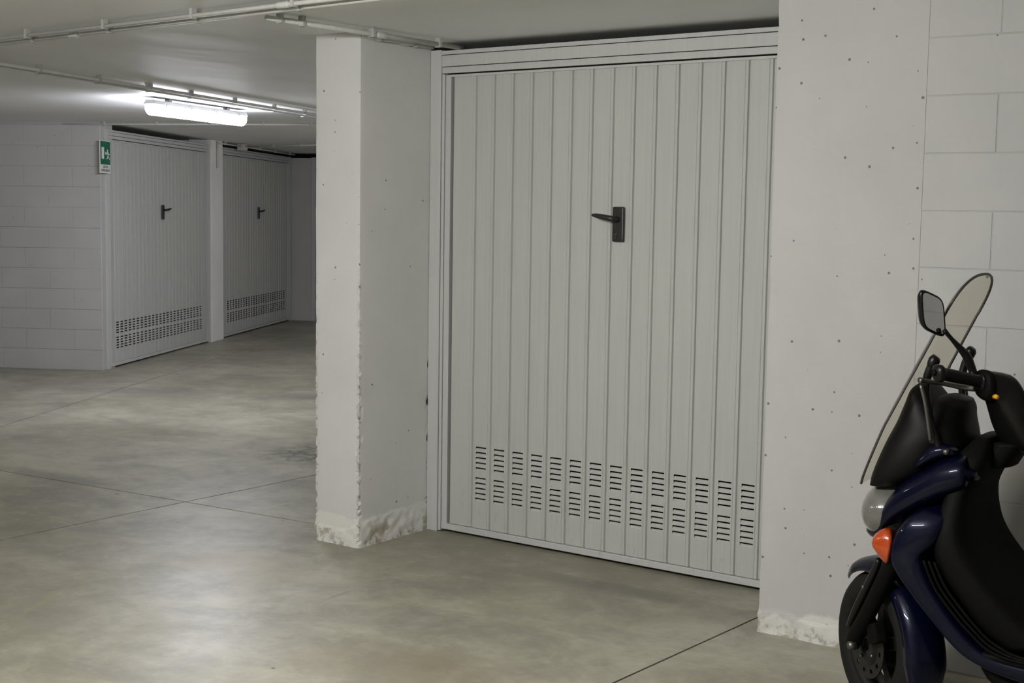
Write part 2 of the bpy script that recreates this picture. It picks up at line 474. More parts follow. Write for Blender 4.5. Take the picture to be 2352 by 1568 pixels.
def handle(parent, x, side, z=1.562):
    p = box('handle_plate', x-.029, x+.029, -.013, .001, z-.078, z+.079, M['black'], parent, .006)
    obj('lever', tube_me('lever', [(x, -.010, z+.022), (x, -.040, z+.024), (x+side*.012, -.052, z+.026), (x+side*.05, -.056, z+.032), (x+side*.085, -.058, z+.038), (x+side*.108, -.058, z+.041)],
        [.013, .012, .013, .0125, .010, .006], 12, 4), M['black'], p)
    obj('lock_cylinder', tube_me('lock_cylinder', [(x-.008, -.010, z-.045), (x-.008, -.0165, z-.045)], .0085, 14), M['brass'], p)
    box('key_slot', x-.0125, x-.0045, -.0155, -.010, z-.065, z-.046, M['brass'], p)
def garage_door(name, loc, rz, W, edges, vent_range, side, label, louvres, hx=None, ztop=2.39):
    d = empty(name, loc, rz); tag(d, label, 'garage door', kind='structure')
    F = M['frame']
    for (a, b) in ((0, .066), (W-.066, W)):
        box('jamb', a, b, -.012, .05, 0, ztop+.005, F, d, .002)
    for s in (0, 1):
        f = (lambda x: x) if not s else (lambda x: W-x)
        a, b = sorted((f(.069), f(.085))); box('door_stop', a, b, -.006, .03, .005, 2.277, F, d, .0015)
        a, b = sorted((f(.0885), f(.121))); box('stile', a, b, -.002, .03, .014, 2.268, F, d, .0015)
    # header of three strips
    for (a, b, y) in ((2.281, 2.311, -.004), (2.314, ztop-.022, -.008), (ztop-.019, ztop, -.010)):
        box('header_strip', .0665, W-.0665, y, .05, a, b, F, d, .0015)
    box('top_rail', .0885, W-.0885, .000, .03, 2.262, 2.274, F, d, .001)
    box('bottom_rail', .0885, W-.0885, -.006, .03, .016, .046, F, d, .0025)
    cache = {}
    for i in range(len(edges)-1):
        wd = edges[i+1]-edges[i]; vent = vent_range[0] <= i <= vent_range[1]
        k = (round(wd, 4), vent)
        if k not in cache: cache[k] = slat_me(wd, vent, .019 if louvres else .012)
        s = obj('slat', cache[k], None, d, (edges[i], .008 + random.uniform(0, .0012), 0))
        if vent and louvres:
            for z in SLIT: obj('louvre', LOUVRE, None, s, ((wd-.030)/2+.004, 0, z))
    handle(d, hx if hx else W/2, side)
    return d
p = .1107
edges = [.135, .2805] + [.2805+p*k for k in range(1, 16)] + [2.045]
garage_door('door_1', (0, .524, 0), 0, 2.18, edges, (1, 14), -1, 'large pale grey ribbed garage door with black handle between the pillar and the right wall', True, 1.092)
def even(W, n): return [.137+(W-.274)*k/n for k in range(n+1)]
garage_door('door_2', far(0, .10), TH+R(90), 3.0, even(3.0, 26), (1, 24), 1, 'far ribbed garage door next to the green exit sign', False, ztop=2.368)
garage_door('door_3', far(0, 3.5), TH+R(90), 3.05, even(3.05, 26), (1, 24), 1, 'second far ribbed garage door, beyond the white post', False, ztop=2.368)
garage_door('door_4', far(.30, 6.60), TH, 2.6, even(2.6, 22), (1, 20), 1, 'dim garage door at the end of the corridor, half hidden by the pillar', False, ztop=2.368)
# dark garage boxes behind the far doors
for a, b, lab in ((far(-.02, 3.3), far(-4.5, 3.3), 'dividing wall between the two far garage boxes'),):
    wall_seg('wall_divider', a[:2], b[:2], .1, lab)

# ================================================================ LAMPS
def tube_lamp(loc, rz, colour, strength, label, L=1.30):
    t = empty('ceiling_lamp', loc, rz)
    tag(t, label, 'lamp', 'weatherproof fluorescent tube fittings')
    # housing: shallow tray tapering to the ceiling
    prof = [(-.048, .010), (-.030, .042), (.030, .042), (.048, .010)]
    vs = [(-L/2, y, z) for y, z in prof] + [(L/2, y, z) for y, z in prof]
    obj('housing', mesh('housing', vs, [(0, 1, 2, 3), (7, 6, 5, 4), (0, 4, 5, 1), (1, 5, 6, 2), (2, 6, 7, 3), (3, 7, 4, 0)]), M['housing'], t)
    # diffuser: rounded trough closed at both ends
    n = 12; st = [(-L/2+.002, .80), (-L/2+.03, 1.), (L/2-.03, 1.), (L/2-.002, .80)]
    vs, fs = [], []
    for x, s in st:
        for k in range(n+1):
            a = math.pi*k/n; c, q = math.cos(a), math.sin(a)
            vs.append((x, .047*s*math.copysign(abs(c)**.7, c), .009-.080*s*abs(q)**.6))
    for i in range(3):
        for k in range(n): fs.append((i*(n+1)+k, (i+1)*(n+1)+k, (i+1)*(n+1)+k+1, i*(n+1)+k+1))
    fs.append(tuple(range(n+1))); fs.append(tuple(range(4*(n+1)-1, 3*(n+1)-1, -1)))
    obj('diffuser', mesh('diffuser', vs, fs, True), emit('lit_diffuser', colour, strength), t)
    for x in (-.5, -.17, .17, .5):
        for s in (-1, 1):
            box('latch', x-.014, x+.014, s*.049-.004, s*.049+.004, .000, .022, M['clip'], t, .0015)
    for x in (-.4, .4): box('bracket', x-.02, x+.02, -.02, .02, .042, H-loc[2], M['clip'], t)
    return t
LD = math.atan2(1.25, -.33)
tube_lamp((-4.02, 2.58, 2.365), LD, *TUBE_FAR, 'lit fluorescent tube lamp on the ceiling in front of the far doors')
tube_lamp((1.72, -3.4, 2.28), R(8), *TUBE_NEAR, 'fluorescent tube lamp overhead, in front of the large garage door')
tube_lamp(tuple(far(4.0, 1.6, 2.365)), TH+R(90), *TUBE_BACK, 'fluorescent tube lamp of the rear corridor, hidden behind the pillar')
tube_lamp((-3.3, -2.6, 2.28), R(100), *TUBE_LEFT, 'fluorescent tube lamp overhead, outside the picture to the left')

# ================================================================ CONDUITS
def conduit(pts, rad, clips, label, group=None, couplings=(), boxes=()):
    o = obj('conduit', tube_me('conduit', pts, rad, 10), M['pipe'])
    tag(o, label, 'conduit', group)
    P = [Vector(q) for q in pts]
    seg = [(P[i+1]-P[i]).length for i in range(len(P)-1)]; tot = sum(seg)
    def at(f):
        d = f*tot
        for i, s in enumerate(seg):
            if d <= s or i == len(seg)-1: return P[i].lerp(P[i+1], d/s), (P[i+1]-P[i]).normalized()
            d -= s
    for f in clips:
        c, dr = at(f); rz = math.atan2(dr.y, dr.x)
        bm = bmesh.new()
        ring = box_me('clip', -.008, .008, -rad*1.5, rad*1.5, -rad*1.35, H-c.z, .001)
        k = obj('clip', ring, M['clip'], o, c); k.rotation_euler = (0, 0, rz); bm.free()
    for f in couplings:
        c, dr = at(f)
        obj('coupling', tube_me('coupling', [c-dr*.035, c-dr*.03, c+dr*.03, c+dr*.035], [rad*1.1, rad*1.35, rad*1.35, rad*1.1], 12), M['pipe'], o)
    return o
def ceil_pt(px, py, z):
    """a point at height z seen at image position (px, py) of the 2352 x 1568 frame"""
    m = scene.camera.matrix_world; f = 47.495/36*2352
    d = m.to_3x3() @ Vector(((px-1176)/f, (784-py)/f, -1)); o = m.translation
    return o + d*((z-o.z)/d.z)
def ext(a, b, k0, k1): return tuple(a+(a-b)*k0), tuple(b+(b-a)*k1)
zc = H-.030
G = 'conduits clipped to the ceiling'
def run(a, b, k0, k1, zz):
    A, Bq = ceil_pt(*a, zz), ceil_pt(*b, zz); q0, q1 = A+(A-Bq)*k0, Bq+(Bq-A)*k1
    def fr(x):
        y = a[1]+(b[1]-a[1])*(x-a[0])/(b[0]-a[0]); return (ceil_pt(x, y, zz)-q0).length/(q1-q0).length
    return [tuple(q0), tuple(q1)], fr
# the near pair crossing the top left corner
P_, fr = run((0, 89), (674, 8.5), .2, 1.5, zc)
conduit(P_, .0098, [fr(x) for x in (63, 240, 443, 675)]+[.6, .75, .9], 'pale ceiling conduit, upper of the pair crossing the top left corner', G, [fr(650)])
P_, fr = run((0, 101), (674, 20), .2, 1.5, zc-.004)
conduit(P_, .0098, [fr(x) for x in (78, 253, 455, 690)]+[.6, .75, .9], 'pale ceiling conduit, lower of the pair crossing the top left corner', G, [fr(170)])
# run from the pair over the pillar to the door head
a, b = ceil_pt(612, 40, zc), ceil_pt(1002, 101, zc); p0, p1 = tuple(a), tuple(b+(b-a)*.18)
conduit([p0, p1], .011, [.06, .16, .50, .86], 'conduit running over the pillar top to the head of the large door', G, [.55])
conduit([(.022, -.02, H-.02), (.022, .5, H-.02)], .012, [.25, .75], 'short conduit tucked along the top of the pillar side', G, [.6])
# pair beside the far lamp
P_, fr = run((0, 146), (722, 263), .2, .1, zc)
conduit(P_, .010, [fr(x) for x in (90, 227, 345, 440, 540, 630, 700)], 'thin ceiling conduit nearest the camera in the pair beside the lit lamp', G)
P_, fr = run((0, 152), (722, 269), .2, .1, zc)
conduit(P_, .010, [fr(x) for x in (86, 222, 340, 435, 535, 625, 695)], 'thin ceiling conduit nearest the lamp in the pair beside the lit lamp', G)
# along the head of the far block wall and across the corridor
z2 = H-.022
a, b = ceil_pt(-60, 284, z2), ceil_pt(722, 286, z2)
conduit([tuple(a), tuple(b+(b-a)*.1)], .010, [.08, .22, .36, .5, .64, .78, .9], 'thin conduit along the head of the far left block wall', G)
# above the far doors
jb = far(.10, 4.05, H-.035)
conduit([tuple(far(.05, 3.30, H-.03)), tuple(far(.10, 3.985, H-.03))], .010, [.3], 'short conduit from the white post to the junction box', G)
a = ceil_pt(722, 333, H-.025)
conduit([tuple(jb+(a-jb).normalized()*.085), tuple(a+(a-jb)*.3)], .010, [.3, .6], 'conduit from the junction box across the far corridor ceiling', G)
conduit([tuple(far(.10, 4.115, H-.03)), tuple(far(.10, 6.4, H-.03))], .010, [.3, .6, .9], 'conduit from the junction box along the head of the second far door', G)
conduit([tuple(far(.043, 3.27, 2.1)), tuple(far(.043, 3.27, H-.01))], .011, [], 'upright conduit stub on the white post between the far doors', G)
j = empty('junction_box', jb, TH); tag(j, 'small white junction box above the second far door', 'junction box')
box('box_body', -.05, .05, -.06, .06, -.045, .034, M['pipe'], j, .006)
box('box_lid', -.045, .045, -.055, .055, -.052, -.046, M['clip'], j, .002)

# ================================================================ EXIT SIGN
sg = empty('exit_sign', far(.035, -.086, 1.935), TH+R(90))
tag(sg, 'green and white emergency exit sign with running figure on the far wall corner', 'sign')
box('sign_panel', 0, .245, 0, .006, 0, .315, M['white'], sg)
box('green_field', .012, .238, -.0015, .001, .086, .309, M['green'], sg)
def flat(name, poly, y, mat):
    n = len(poly); vs = [(x, y, z) for x, z in poly] + [(x, y+.001, z) for x, z in poly]
    return obj(name, mesh(name, vs, [tuple(range(n)), tuple(range(2*n-1, n-1, -1))] + [((i+1) % n, i, n+i, n+(i+1) % n) for i in range(n)]), mat, sg)
flat('doorway', [(.035, .14), (.092, .14), (.092, .252), (.035, .252)], -.0028, M['white'])
flat('arrow', [(.112, .196), (.132, .214), (.132, .202), (.15, .202), (.15, .19), (.132, .19), (.132, .178)], -.0028, M['white'])
flat('figure_head', [(.172+.012*math.cos(a*math.pi/6), .222+.012*math.sin(a*math.pi/6)) for a in range(12)], -.0028, M['white'])
flat('figure_body', [(.160, .206), (.186, .212), (.202, .192), (.222, .190), (.222, .181), (.197, .182), (.192, .188), (.190, .172), (.206, .160), (.222, .138), (.214, .132), (.196, .152), (.182, .162), (.168, .140), (.145, .140), (.145, .148), (.162, .149), (.172, .172), (.172, .194), (.160, .192), (.152, .176), (.144, .179), (.152, .200)], -.0028, M['white'])
def text(s, x, z, size, mat, parent):
    cu = bpy.data.curves.new('lettering', 'FONT'); cu.body = s; cu.size = size; cu.extrude = .0005; cu.align_x = 'CENTER'
    o = bpy.data.objects.new('lettering', cu); C.objects.link(o)
    dg = bpy.context.evaluated_depsgraph_get(); me = bpy.data.meshes.new_from_object(o.evaluated_get(dg))
    bpy.data.objects.remove(o, do_unlink=True)
    q = obj('lettering', me, None, parent, (x, -.0015, z)); me.materials.clear(); me.materials.append(mat)
    q.rotation_euler = (R(90), 0, 0); return q
text('USCITA', .125, .052, .034, M['ink'], sg)
text('EMERGENZA', .125, .018, .034, M['ink'], sg)

# ================================================================ SCOOTER
# local frame: x forward, y to the rider's left, z up; parked parallel to the right wall
def car_paint():
    t = NT('navy_metallic_paint'); b = t.b
    b.inputs['Base Color'].default_value = (.0012, .0022, .013, 1); b.inputs['Metallic'].default_value = .3
    b.inputs['Roughness'].default_value = .35; b.inputs['Specular IOR Level'].default_value = .08; b.inputs['Coat Weight'].default_value = .4; b.inputs['Coat Roughness'].default_value = .02
    return t.m
def screen_mat():
    t = NT('tinted_acrylic'); n, l = t.n, t.l
    n.remove(t.b)
    tr = n.new('ShaderNodeBsdfTransparent'); tr.inputs[0].default_value = (.90, .89, .84, 1)
    gl = n.new('ShaderNodeBsdfGlossy'); gl.inputs['Roughness'].default_value = .08; gl.inputs[0].default_value = (.9, .9, .85, 1)
    mx = n.new('ShaderNodeMixShader'); mx.inputs[0].default_value = .035
    l.new(tr.outputs[0], mx.inputs[1]); l.new(gl.outputs[0], mx.inputs[2])
    l.new(mx.outputs[0], t.out.inputs[0]); return t.m
def lens_mat(name, col, rough=.12, trans=.5):
    t = NT(name); b = t.b
    b.inputs['Base Color'].default_value = (*col, 1); b.inputs['Roughness'].default_value = rough
    b.inputs['Coat Weight'].default_value = .8; b.inputs['Coat Roughness'].default_value = .05
    wv = t.node('ShaderNodeTexWave'); wv.inputs['Scale'].default_value = 60; tc = t.node('ShaderNodeTexCoord')
    t.l.new(tc.outputs['Object'], wv.inputs['Vector']); t.bump(wv.outputs['Fac'], .15, .002)
    return t.m
S = dict(paint=car_paint(), screen=screen_mat(),
    black=simple('scooter_black_plastic', (.004, .004, .004), .34, spec=.3),
    matte=simple('scooter_matte_plastic', (.004, .004, .0034), .6, spec=.07, var=.15, scale=60),
    rubber=simple('tyre_rubber', (.008, .008, .007), .75, spec=.2, var=.2),
    steel=simple('dull_steel', (.16, .155, .14), .4, .9),
    disc=simple('brake_disc_steel', (.05, .048, .042), .5, .9),
    alloy=simple('dark_alloy', (.008, .008, .008), .5, .3),
    trim=simple('screen_trim', (.055, .052, .05), .45),
    lens=lens_mat('headlight_lens', (.13, .127, .115)), orange=lens_mat('amber_lens', (.40, .045, .001), .2),
    red=lens_mat('tail_lens', (.35, .01, .01)), mirror=simple('mirror_glass', (.75, .76, .76), .03, 1.),
    yellow=simple('yellow_switch', (.7, .30, .02), .4), dash=simple('dash_plastic', (.003, .003, .003), .5, spec=.15),
    plate=simple('number_plate', (.6, .6, .58), .4))
SX, SY = 2.745, -.57
sc = empty('scooter', (SX, SY, 0), math.pi)
tag(sc, 'dark navy blue scooter with tall windscreen parked against the right wall', 'scooter')

def loft(name, st, mat, parent=sc, n=36, k=4, e=2.6):
    """rings between a front point and a rear point, width in y: (ax, az, bx, bz, half width)"""
    q = catmull(st, k) if k else st
    vs, fs = [], []
    for (ax, az, bx, bz, wd) in q:
        for i in range(n):
            t = 2*math.pi*i/n; c, s = math.cos(t), math.sin(t)
            c = math.copysign(abs(c)**(2/e), c); s = math.copysign(abs(s)**(2/e), s)
            vs.append(((ax+bx)/2+(ax-bx)/2*c, wd*s, (az+bz)/2+(az-bz)/2*c))
    m = len(q)
    for j in range(m-1):
        for i in range(n): fs.append((j*n+i, j*n+(i+1) % n, (j+1)*n+(i+1) % n, (j+1)*n+i))
    fs.append(tuple(range(n-1, -1, -1))); fs.append(tuple(range((m-1)*n, m*n)))
    me = mesh(name, vs, fs, True); bm = bmesh.new(); bm.from_mesh(me); bmesh.ops.recalc_face_normals(bm, faces=bm.faces); bm.to_mesh(me); bm.free()
    return obj(name, me, mat, parent)

# --- nose: blue beak with headlight
beak = loft('front_cowl', [(.026, .612, .010, .600, .035), (.018, .628, -.010, .592, .075), (-.020, .664, -.040, .598, .115), (-.075, .755, -.075, .635, .158),
    (-.130, .820, -.125, .670, .182), (-.19, .862, -.19, .714, .198), (-.25, .902, -.25, .750, .208), (-.31, .915, -.32, .790, .210), (-.33, .885, -.335, .822, .195), (-.346, .880, -.349, .826, .175), (-.354, .872, -.356, .834, .14)], S['paint'], e=2.8)
bm = bmesh.new(); bmesh.ops.create_uvsphere(bm, u_segments=36, v_segments=20, radius=1)
for v in bm.verts: v.co = Vector((-.055+v.co.x*.098, v.co.y*.150, .690+v.co.z*.098 - v.co.x*.012))
me = bpy.data.meshes.new('headlight'); bm.to_mesh(me); bm.free()
for pz in me.polygons: pz.use_smooth = True
obj('headlight', me, S['lens'], sc)
# --- black cowl and dash under the screen
loft('screen_cowl', [(.012, .768, -.10, .780, .125), (.006, .80, -.17, .81, .150), (-.010, .85, -.235, .86, .160), (-.034, .91, -.262, .915, .158), (-.062, .97, -.275, .955, .150), (-.087, 1.03, -.22, 1.02, .135), (-.107, 1.08, -.17, 1.075, .11), (-.127, 1.10, -.15, 1.10, .06)], S['dash'], e=2.4)
loft('dashboard', [(-.10, .94, -.300, .915, .150), (-.118, .99, -.290, .965, .140), (-.145, 1.03, -.285, 1.00, .115), (-.175, 1.058, -.285, 1.03, .09), (-.215, 1.07, -.28, 1.055, .05)], S['dash'])
loft('cowl_flank', [(-.16, .875, -.18, .845, .166), (-.19, .925, -.225, .865, .172), (-.225, .945, -.27, .885, .172), (-.26, .935, -.30, .895, .165)], S['paint'])
for s in (1, -1):
    obj('screw', tube_me('screw', [(-.262, s*.170, .915), (-.262, s*.181, .915)], [.011, .007], 10), S['steel'], sc)
# --- leg shield, inner shield, floorboard
loft('leg_shield', [(-.23, .748, -.275, .748, .16), (-.19, .735, -.295, .728, .21), (-.150, .702, -.29, .686, .238), (-.118, .645, -.27, .640, .245), (-.112, .585, -.235, .605, .246),
    (-.135, .535, -.245, .560, .246), (-.185, .478, -.275, .505, .246), (-.240, .420, -.325, .440, .246), (-.315, .347, -.375, .388, .246), (-.385, .305, -.445, .345, .246), (-.53, .272, -.545, .338, .246), (-.75, .262, -.75, .336, .246), (-.95, .262, -.95, .336, .24)], S['paint'], e=5)
loft('inner_shield', [(-.32, .955, -.365, .955, .08), (-.28, .91, -.378, .905, .145), (-.26, .86, -.368, .855, .172), (-.25, .78, -.338, .785, .190), (-.24, .70, -.338, .705, .222), (-.232, .63, -.362, .640, .236),
    (-.25, .56, -.418, .57, .238), (-.31, .48, -.49, .50, .238), (-.38, .40, -.55, .45, .236), (-.46, .35, -.62, .41, .234)], S['matte'], e=3.4)
loft('floorboard', [(-.40, .318, -.40, .352, .242), (-.55, .318, -.55, .352, .244), (-.75, .318, -.75, .350, .244), (-.98, .318, -.98, .352, .238)], S['matte'], e=7)
loft('tunnel', [(-.45, .35, -.45, .50, .11), (-.62, .34, -.62, .47, .11), (-.80, .34, -.80, .46, .11), (-.98, .34, -.98, .50, .12)], S['matte'], e=3)
for s in (1, -1):
    for off in (0, .016, .032):
        obj('mat_rib', tube_me('mat_rib', [(-.232-off, s*.245, .595), (-.268-off, s*.2465, .520+off*.2), (-.325-off*.8, s*.2465, .452+off*.5), (-.378-off*.5, s*.2465, .402+off*.7), (-.445-off*.2, s*.2465, .356+off*.8), (-.56, s*.2465, .343+off*.35), (-.9, s*.246, .342+off*.3)], .0045, 8, 5), S['matte'], sc)
loft('belly_pan', [(-.36, .30, -.42, .30, .16), (-.42, .22, -.52, .29, .19), (-.60, .17, -.60, .29, .20), (-.85, .17, -.85, .29, .20), (-1.0, .20, -1.0, .29, .18)], S['matte'], e=3)
# --- indicators
for s in (1, -1):
    vs, fs = [], []
    tri = [(-.045, .612), (-.062, .648), (-.092, .668), (-.118, .664), (-.122, .63), (-.118, .60), (-.110, .560), (-.102, .548), (-.085, .565), (-.062, .590)]
    cx = sum(p[0] for p in tri)/10; cz = sum(p[1] for p in tri)/10
    for i, (kk, yo) in enumerate(((1, .150), (1, .205), (.86, .222), (.55, .232), (.2, .235))):
        for (x, z) in tri: vs.append((cx+(x-cx)*kk - (.0 if i < 2 else .006*i), s*yo, cz+(z-cz)*kk))
    n = 10
    for j in range(4):
        for i in range(n): fs.append((j*n+i, j*n+(i+1) % n, (j+1)*n+(i+1) % n, (j+1)*n+i))
    fs.append(tuple(range(n))); fs.append(tuple(range(4*n, 5*n)))
    me = mesh('indicator', vs, fs, True); bm = bmesh.new(); bm.from_mesh(me); bmesh.ops.recalc_face_normals(bm, faces=bm.faces); bm.to_mesh(me); bm.free()
    o = obj('indicator', me, S['orange'], sc); sm = o.modifiers.new('s', 'SUBSURF'); sm.levels = 1; sm.render_levels = 1
    o['label'] = 'orange turn signal lens'
# --- windscreen
def screen_point(t, s):
    xe, ze = .024+(-.297-.024)*t, .772+(1.442-.772)*t
    w_ = .10+.085*min(1, t/.3)**.7 if t < .3 else .185-.012*(t-.3)/.5
    if t > .80: w_ = .1785*max(0, 1-((t-.80)/.20)**3)**(1/2.4)
    b = .012+.038*min(1, t/.4)
    return Vector((xe + b*(1-s*s)*(w_/.18)*.9, w_*s, ze))
NTT, NS = 48, 16
TS = [1-(1-i/NTT)**1.8 for i in range(NTT+1)]
vs = [screen_point(TS[i], -1+2*j/NS) for i in range(NTT+1) for j in range(NS+1)]
fs = [(i*(NS+1)+j, i*(NS+1)+j+1, (i+1)*(NS+1)+j+1, (i+1)*(NS+1)+j) for i in range(NTT) for j in range(NS)]
ws = obj('windscreen', mesh('windscreen', vs, fs, True), S['screen'], sc)
so = ws.modifiers.new('thick', 'SOLIDIFY'); so.thickness = .003
rim = [screen_point(TS[i], 1) for i in range(0, NTT+1)] + [screen_point(TS[i], -1) for i in range(NTT-1, -1, -1)]
obj('edge_trim', tube_me('edge_trim', [tuple(q) for q in rim], .0042, 8), S['trim'], ws)
for s in (1, -1):
    st = obj('screen_strut', tube_me('screen_strut', [(-.212, s*.178, 1.178), (-.198, s*.178, 1.14), (-.192, s*.172, 1.09), (-.205, s*.165, 1.02), (-.228, s*.158, .945), (-.24, s*.155, .90)],
        [.013, .013, .012, .010, .010, .010], 10, 4), S['black'], sc)
    obj('clamp', tube_me('clamp', [(-.222, s*.176, 1.198), (-.216, s*.177, 1.188), (-.208, s*.178, 1.165)], [.012, .018, .015], 10, 2), S['black'], st)
    obj('stay_rod', tube_me('stay_rod', [(-.186, s*.20, 1.112), (-.200, s*.197, 1.06), (-.212, s*.19, .985), (-.216, s*.18, .945)], .006, 8, 4), S['steel'], st)

# --- steered group: front wheel, fork, fender turned to the rider's right
STEER = R(-38)
cs, sn = math.cos(STEER), math.sin(STEER)
cw, sw = math.cos(R(-41)), math.sin(R(-41))
def W(d, y, z): return (d*cw - y*sw - .036, d*sw + y*cw, z)         # wheel frame -> scooter frame
HZ, RT = .240, .240
def revolve(name, prof, mat, parent, n=48, yoff=0.):
    vs, fs = [], []; m = len(prof)
    for i in range(n):
        a = 2*math.pi*i/n
        for (r, y) in prof: vs.append(W(r*math.cos(a), y+yoff, HZ+r*math.sin(a)))
    for i in range(n):
        for j in range(m): fs.append((i*m+j, i*m+(j+1) % m, ((i+1) % n)*m+(j+1) % m, ((i+1) % n)*m+j))
    me = mesh(name, vs, fs, True); bm = bmesh.new(); bm.from_mesh(me); bmesh.ops.recalc_face_normals(bm, faces=bm.faces); bm.to_mesh(me); bm.free()
    return obj(name, me, mat, parent)
tyre_prof = [(.158, -.040), (.172, -.050), (.195, -.056), (.216, -.050), (.230, -.034), (.238, -.014), (.240, 0), (.238, .014), (.230, .034), (.216, .050), (.195, .056), (.172, .050), (.158, .040)]
fwheel = revolve('front_wheel', [(.162, -.042), (.168, -.036), (.150, -.030), (.146, 0), (.150, .030), (.168, .036), (.162, .042), (.138, .034), (.134, 0), (.138, -.034)], S['alloy'], sc)
revolve('tyre', tyre_prof, S['rubber'], fwheel)
revolve('hub', [(.012, -.05), (.036, -.05), (.040, -.02), (.040, .02), (.036, .05), (.012, .05)], S['alloy'], fwheel, 24)
for i in range(5):
    a = 2*math.pi*i/5 + .35; ca, sa = math.cos(a), math.sin(a)
    vs = []
    for (r, hw, hy) in ((.030, .022, .022), (.09, .017, .018), (.145, .026, .022)):
        for (t_, y) in ((-hw, -hy), (hw, -hy), (hw, hy), (-hw, hy)):
            vs.append(W(r*ca - t_*sa, y, HZ + r*sa + t_*ca))
    fs = [(j*4+i2, j*4+(i2+1) % 4, (j+1)*4+(i2+1) % 4, (j+1)*4+i2) for j in range(2) for i2 in range(4)] + [(3, 2, 1, 0), (8, 9, 10, 11)]
    obj('spoke', mesh('spoke', vs, fs), S['alloy'], fwheel)
# drilled brake disc
vs, fs = [], []; n = 36
for i in range(n):
    a = 2*math.pi*i/n
    for (r, y) in ((.066, .058), (.080, .058), (.092, .058), (.108, .058), (.108, .062), (.092, .062), (.080, .062), (.066, .062)): vs.append(W(r*math.cos(a), y, HZ+r*math.sin(a)))
for i in range(n):
    j2 = (i+1) % n
    for k in range(8):
        if k in (1, 5) and i % 3 == 0: continue
        fs.append((i*8+k, i*8+(k+1) % 8, j2*8+(k+1) % 8, j2*8+k))
obj('brake_disc', mesh('brake_disc', vs, fs), S['disc'], fwheel)
revolve('disc_carrier', [(.02, .056), (.068, .056), (.070, .060), (.068, .064), (.02, .064)], S['black'], fwheel, 24)
for i in range(4):
    a = .5+i*math.pi/2
    obj('disc_bolt', tube_me('disc_bolt', [W(.05*math.cos(a), .062, HZ+.05*math.sin(a)), W(.05*math.cos(a), .070, HZ+.05*math.sin(a))], .006, 8), S['steel'], fwheel)
for s in (1, -1):
    f = obj('fork_leg', tube_me('fork_leg', [W(.032, s*.092, HZ-.015), W(.02, s*.092, HZ+.02), W(-.045, s*.090, HZ+.11), W(-.145, s*.086, HZ+.26), W(-.20, s*.083, HZ+.36)], [.020, .027, .026, .026, .026], 14, 4), S['matte'], sc)
    obj('fork_guard', tube_me('fork_guard', [W(.045, s*.102, HZ+.05), W(.00, s*.102, HZ+.12), W(-.085, s*.098, HZ+.25), W(-.12, s*.096, HZ+.31)], [.010, .014, .013, .010], 10, 4), S['black'], f)
    for dz, dd in ((.205, -.052), (.125, .0)):
        obj('guard_bolt', tube_me('guard_bolt', [W(dd, s*.105, HZ+dz), W(dd, s*.114, HZ+dz)], [.008, .006], 8), S['steel'], f)
    obj('axle_nut', tube_me('axle_nut', [W(0, s*.10, HZ), W(0, s*.126, HZ)], .013, 6), S['steel'], f)
obj('brake_caliper', box_me('brake_caliper', -.028, .028, -.02, .02, -.032, .032, .008), S['matte'], sc)
cal = bpy.data.objects['brake_caliper']; cal.location = W(-.075, .070, HZ+.060); cal.rotation_euler = (0, R(25), R(-41))
# fender
vs, fs = [], []; n1 = 40; sec = [(-.078, -.030), (-.076, -.014), (-.066, .002), (-.040, .014), (0, .019), (.040, .014), (.066, .002), (.076, -.014), (.078, -.030)]
for i in range(n1+1):
    a = R(45 + 151*i/n1); end = min(1, i/4, (n1-i)/5); r0 = .262
    for (y, dr) in sec:
        yy = y*.80*(.72+.28*end); r = r0+dr*(.7+.3*end) + .012*(i/n1)
        vs.append(W(r*math.cos(a), yy*(1+.12*i/n1), HZ+r*math.sin(a)))
m = len(sec)
for i in range(n1):
    for j in range(m-1): fs.append((i*m+j, i*m+j+1, (i+1)*m+j+1, (i+1)*m+j))
fe = obj('front_fender', mesh('front_fender', vs, fs, True), S['paint'], sc); so = fe.modifiers.new('t', 'SOLIDIFY'); so.thickness = .004; so.offset = -1
loft('fork_yoke', [(-.09, .52, -.18, .52, .09), (-.11, .57, -.20, .57, .10), (-.14, .66, -.24, .66, .06), (-.22, .85, -.30, .85, .05)], S['matte'])

# --- handlebar, turned with the wheel
BX, BY = -.462, 0.
def B(d, q, z): return (BX + q*cs - d*sn, BY + q*sn + d*cs, z)   # d along the bar to the left, q forward
def bar_loft(name, st, mat, parent=sc, n=28, e=2.5, k=4):
    q_ = catmull(st, k); vs, fs = [], []
    for (d, q, z, hq, hz) in q_:
        for i in range(n):
            t = 2*math.pi*i/n; c, s = math.cos(t), math.sin(t)
            vs.append(B(d, q+hq*math.copysign(abs(c)**(2/e), c), z+hz*math.copysign(abs(s)**(2/e), s)))
    for j in range(len(q_)-1):
        for i in range(n): fs.append((j*n+i, j*n+(i+1) % n, (j+1)*n+(i+1) % n, (j+1)*n+i))
    fs.append(tuple(range(n-1, -1, -1))); fs.append(tuple(range((len(q_)-1)*n, len(q_)*n)))
    me = mesh(name, vs, fs, True); bm = bmesh.new(); bm.from_mesh(me); bmesh.ops.recalc_face_normals(bm, faces=bm.faces); bm.to_mesh(me); bm.free()
    return obj(name, me, mat, parent)
hb = bar_loft('handlebar_cover', [(-.175, .0, 1.125, .030, .032), (-.15, .0, 1.11, .042, .045), (-.11, .0, 1.065, .07, .088), (-.06, .0, 1.01, .085, .088), (0, 0, 1.0, .09, .088), (.06, .0, 1.01, .085, .088), (.095, .0, 1.055, .075, .092), (.12, .0, 1.085, .062, .072), (.15, .0, 1.115, .045, .046), (.185, .0, 1.128, .032, .034)], S['black'], e=2.8)
